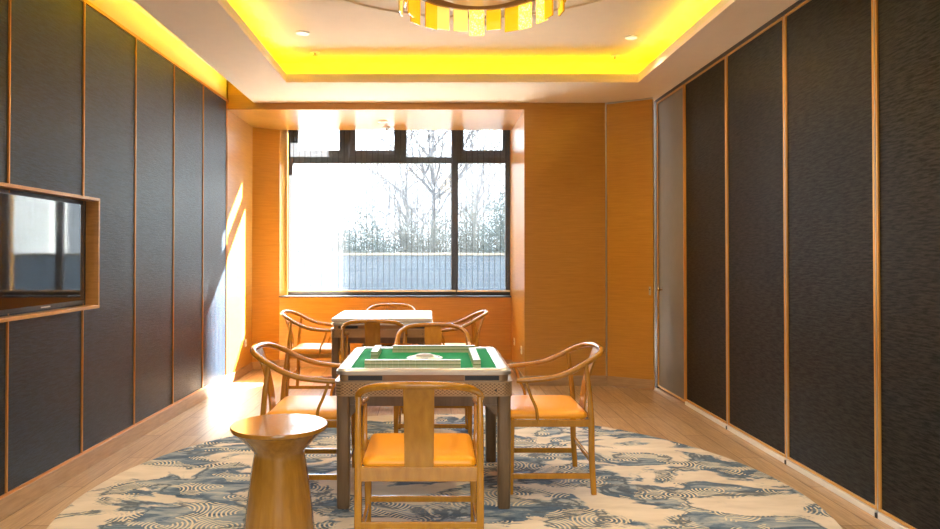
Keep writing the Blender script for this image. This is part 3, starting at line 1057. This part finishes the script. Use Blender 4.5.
# ------------------------------------------------------------------ game tables
TW = 0.485
TH = 0.765
def make_table(loc, rz, label, covered):
    r = empty('mahjong_table', loc, rz)
    a = TW
    outer = rrect(-a, -a, a, a, 0.055, 8)
    # legs
    for sx in (-1, 1):
        for sy in (-1, 1):
            cx, cy = sx*(a-0.037), sy*(a-0.037)
            rings = []
            for z, hw in ((0.0, 0.031), (0.006, 0.0345), (0.30, 0.036), (0.63, 0.037)):
                rings.append([(cx+x, cy+y, z) for x, y in rrect(-hw, -hw, hw, hw, 0.016, 4)])
            MB().loft(rings).build('leg', M['tableleg'], r, smooth=True)
            br = MB()
            br.prism([(0, 0), (0.07, 0), (0, 0.07)], -0.012, 0.012)
            bo = br.build('corner_brace', M['tableleg'], r)
            bo.rotation_euler = (PI/2, 0, 0) if sx < 0 else (PI/2, 0, PI)
            bo.location = (cx-sx*0.03, cy, 0.0)
            # hang the gusset under the inner box
            bo.rotation_euler = (-PI/2, 0, 0) if sx < 0 else (-PI/2, 0, PI)
            bo.location = (cx-sx*0.034, cy, 0.572)
    # inner box below the apron
    MB().ring(rrect(-a+0.03, -a+0.03, a-0.03, a-0.03, 0.02, 8), rrect(-a+0.06, -a+0.06, a-0.06, a-0.06, 0.02, 8), 0.565, 0.640).build('lower_box', M['tableleg'], r)
    MB().prism(rrect(-a+0.05, -a+0.05, a-0.05, a-0.05, 0.02, 8), 0.575, 0.70).build('machine_housing', M['black'], r)
    # apron with lattice
    MB().ring(rrect(-a-0.010, -a-0.010, a+0.010, a+0.010, 0.055, 8), rrect(-a+0.03, -a+0.03, a-0.03, a-0.03, 0.02, 8), 0.632, 0.704).build('apron', M['lattice'], r, smooth=True)
    ap = MB()
    ap.ring(rrect(-a-0.0125, -a-0.0125, a+0.0125, a+0.0125, 0.057, 8), rrect(-a+0.02, -a+0.02, a-0.02, a-0.02, 0.03, 8), 0.698, 0.707)
    ap.ring(rrect(-a-0.0125, -a-0.0125, a+0.0125, a+0.0125, 0.057, 8), rrect(-a+0.02, -a+0.02, a-0.02, a-0.02, 0.03, 8), 0.626, 0.634)
    ap.build('apron_edge', M['tablemetal'], r, smooth=True)
    # band with drawer slots
    MB().ring(rrect(-a+0.012, -a+0.012, a-0.012, a-0.012, 0.045, 8), rrect(-a+0.05, -a+0.05, a-0.05, a-0.05, 0.02, 8), 0.707, 0.748).build('slot_band', M['tablemetal'], r, smooth=True)
    for k in range(4):
        g = MB().box((-0.225, -a+0.004, 0.709), (0.225, -a+0.020, 0.746)).build('drawer', M['tablewood'], r, bevel=0.002)
        g.rotation_euler = (0, 0, k*PI/2)
        for s in (-1, 1):
            d = MB().box((s*0.325-0.095, -a+0.0095, 0.712), (s*0.325+0.095, -a+0.030, 0.737)).build('drawer_slot', M['black'], r)
            d.rotation_euler = (0, 0, k*PI/2)
            e = MB().lathe([(0.004, 0), (0.006, 0.002), (0.003, 0.004)], 10).build('screw', M['black'], r)
            e.matrix_local = Matrix.Rotation(k*PI/2, 4, 'Z') @ Matrix.Translation((s*0.40, -a-0.009, 0.66)) @ Matrix.Rotation(PI/2, 4, 'X')
    # rim
    inn = rrect(-a+0.072, -a+0.055, a-0.072, a-0.055, 0.012, 8)
    rm = MB()
    L = []
    for P, z in ((outer, 0.745), (rrect(-a-0.004, -a-0.004, a+0.004, a+0.004, 0.058, 8), 0.752), (rrect(-a-0.002, -a-0.002, a+0.002, a+0.002, 0.057, 8), 0.765),
                 (rrect(-a+0.008, -a+0.008, a-0.008, a-0.008, 0.05, 8), 0.775), (rrect(-a+0.02, -a+0.02, a-0.02, a-0.02, 0.045, 8), 0.778), (inn, 0.774), (inn, 0.745)):
        L.append([(x, y, z) for x, y in P])
    rm.loft(L, cap=False)
    rm.build('rim', M['rim'], r, smooth=True)
    MB().ring(rrect(-a-0.0055, -a-0.0055, a+0.0055, a+0.0055, 0.058, 8), rrect(-a+0.004, -a+0.004, a-0.004, a-0.004, 0.052, 8), 0.7445, 0.7625).build('rim_edge', M['alu'], r, smooth=True)
    MB().prism(rrect(-a+0.070, -a+0.053, a-0.070, a-0.053, 0.012, 8), 0.742, TH).build('felt_top', M['felt'], r)
    if covered:
        b = MB()
        b.loft([[(x, y, z) for x, y in rrect(-a-0.004+i, -a-0.004+i, a+0.004-i, a+0.004-i, 0.03, 6)] for i, z in ((0.004, 0.778), (0, 0.784), (0, 0.806), (0.006, 0.812))])
        b.build('cover_board', M['cover'], r, smooth=True)
    else:
        dm = MB().lathe([(0.112, TH), (0.112, TH+0.006), (0.098, TH+0.012), (0.07, TH+0.016), (0.0705, TH+0.018)], 48).build('centre_console', M['glarewhite'], r, smooth=True)
        MB().lathe([(0.056, TH+0.017), (0.050, TH+0.025), (0.030, TH+0.031), (0.004, TH+0.033)], 36).build('dice_dome', M['grey'], dm, smooth=True)
        for k in range(4):
            kk = MB().box((0.078, -0.022, TH+0.0135), (0.094, 0.022, TH+0.0165)).build('push_button', M['grey'], dm, bevel=0.002)
            kk.rotation_euler = (0, 0, k*PI/2)
    return tag(r, label, 'game table', 'square game tables')
TX, TY = -0.052, 4.435
make_table((TX, TY, RZ), 0, 'square green felt game table with silver rim, tile rows on top, on the rug', False)
make_table((-0.50, 7.375, 0), 0, 'square game table closed with a white board near the window', True)

# mahjong tiles lying in two tiers, four rows
def tile_mesh():
    b = MB()
    b.mi = 0
    b.box((-0.0157, -0.0215, 0), (0.0157, 0.0215, 0.0138))
    b.mi = 1
    b.box((-0.0157, -0.0215, 0.0138), (0.0157, 0.0215, 0.0205))
    b.mi = 2  # pale top layer: window glare painted over the green back
    b.box((-0.0152, -0.0210, 0.0205), (0.0152, 0.0210, 0.0216))
    return b.build('mahjong_tile', [M['ivory'], M['jade'], M['glarewhite']])
proto = tile_mesh()
first = [True]
FZ = RZ+TH
def row(cx, cy, n, along_x, place):
    for tier in range(2):
        for k in range(n):
            if first[0]:
                o = proto
                first[0] = False
            else:
                o = proto.copy()
                COL.objects.link(o)
            d = (k-(n-1)/2)*0.0323
            o.location = (cx+(d if along_x else 0), cy+(0 if along_x else d), FZ+tier*0.0217)
            o.rotation_euler = (0, 0, 0 if along_x else PI/2)
            tn = ('lower', 'upper')[tier]
            tag(o, 'ivory and green tile, %s tier of the %s on the felt' % (tn, place), 'game tile', '%s tier tiles of the %s' % (tn, place))
row(-0.117, 4.085, 17, True, 'front row')
row(0.006, 4.73, 17, True, 'back row')
row(0.252, 4.345, 17, False, 'right row')
row(-0.365, 4.585, 10, False, 'short left row')

# ------------------------------------------------------------------ wooden side stool
st = empty('side_table', (-0.782, 3.63, RZ))
MB().lathe([(0.172, 0.0), (0.177, 0.004), (0.176, 0.03), (0.160, 0.17), (0.143, 0.30), (0.129, 0.385), (0.126, 0.405), (0.130, 0.420), (0.165, 0.458), (0.215, 0.508), (0.230, 0.522)], 64).build('pedestal', M['stoolwood'], st, smooth=True)
MB().lathe([(0.230, 0.5221), (0.241, 0.527), (0.243, 0.534), (0.243, 0.544), (0.240, 0.548)], 64).build('round_top', M['stoolwood'], st, smooth=True)
tag(st, 'round hourglass shaped wooden side table at the front left of the rug', 'side table')
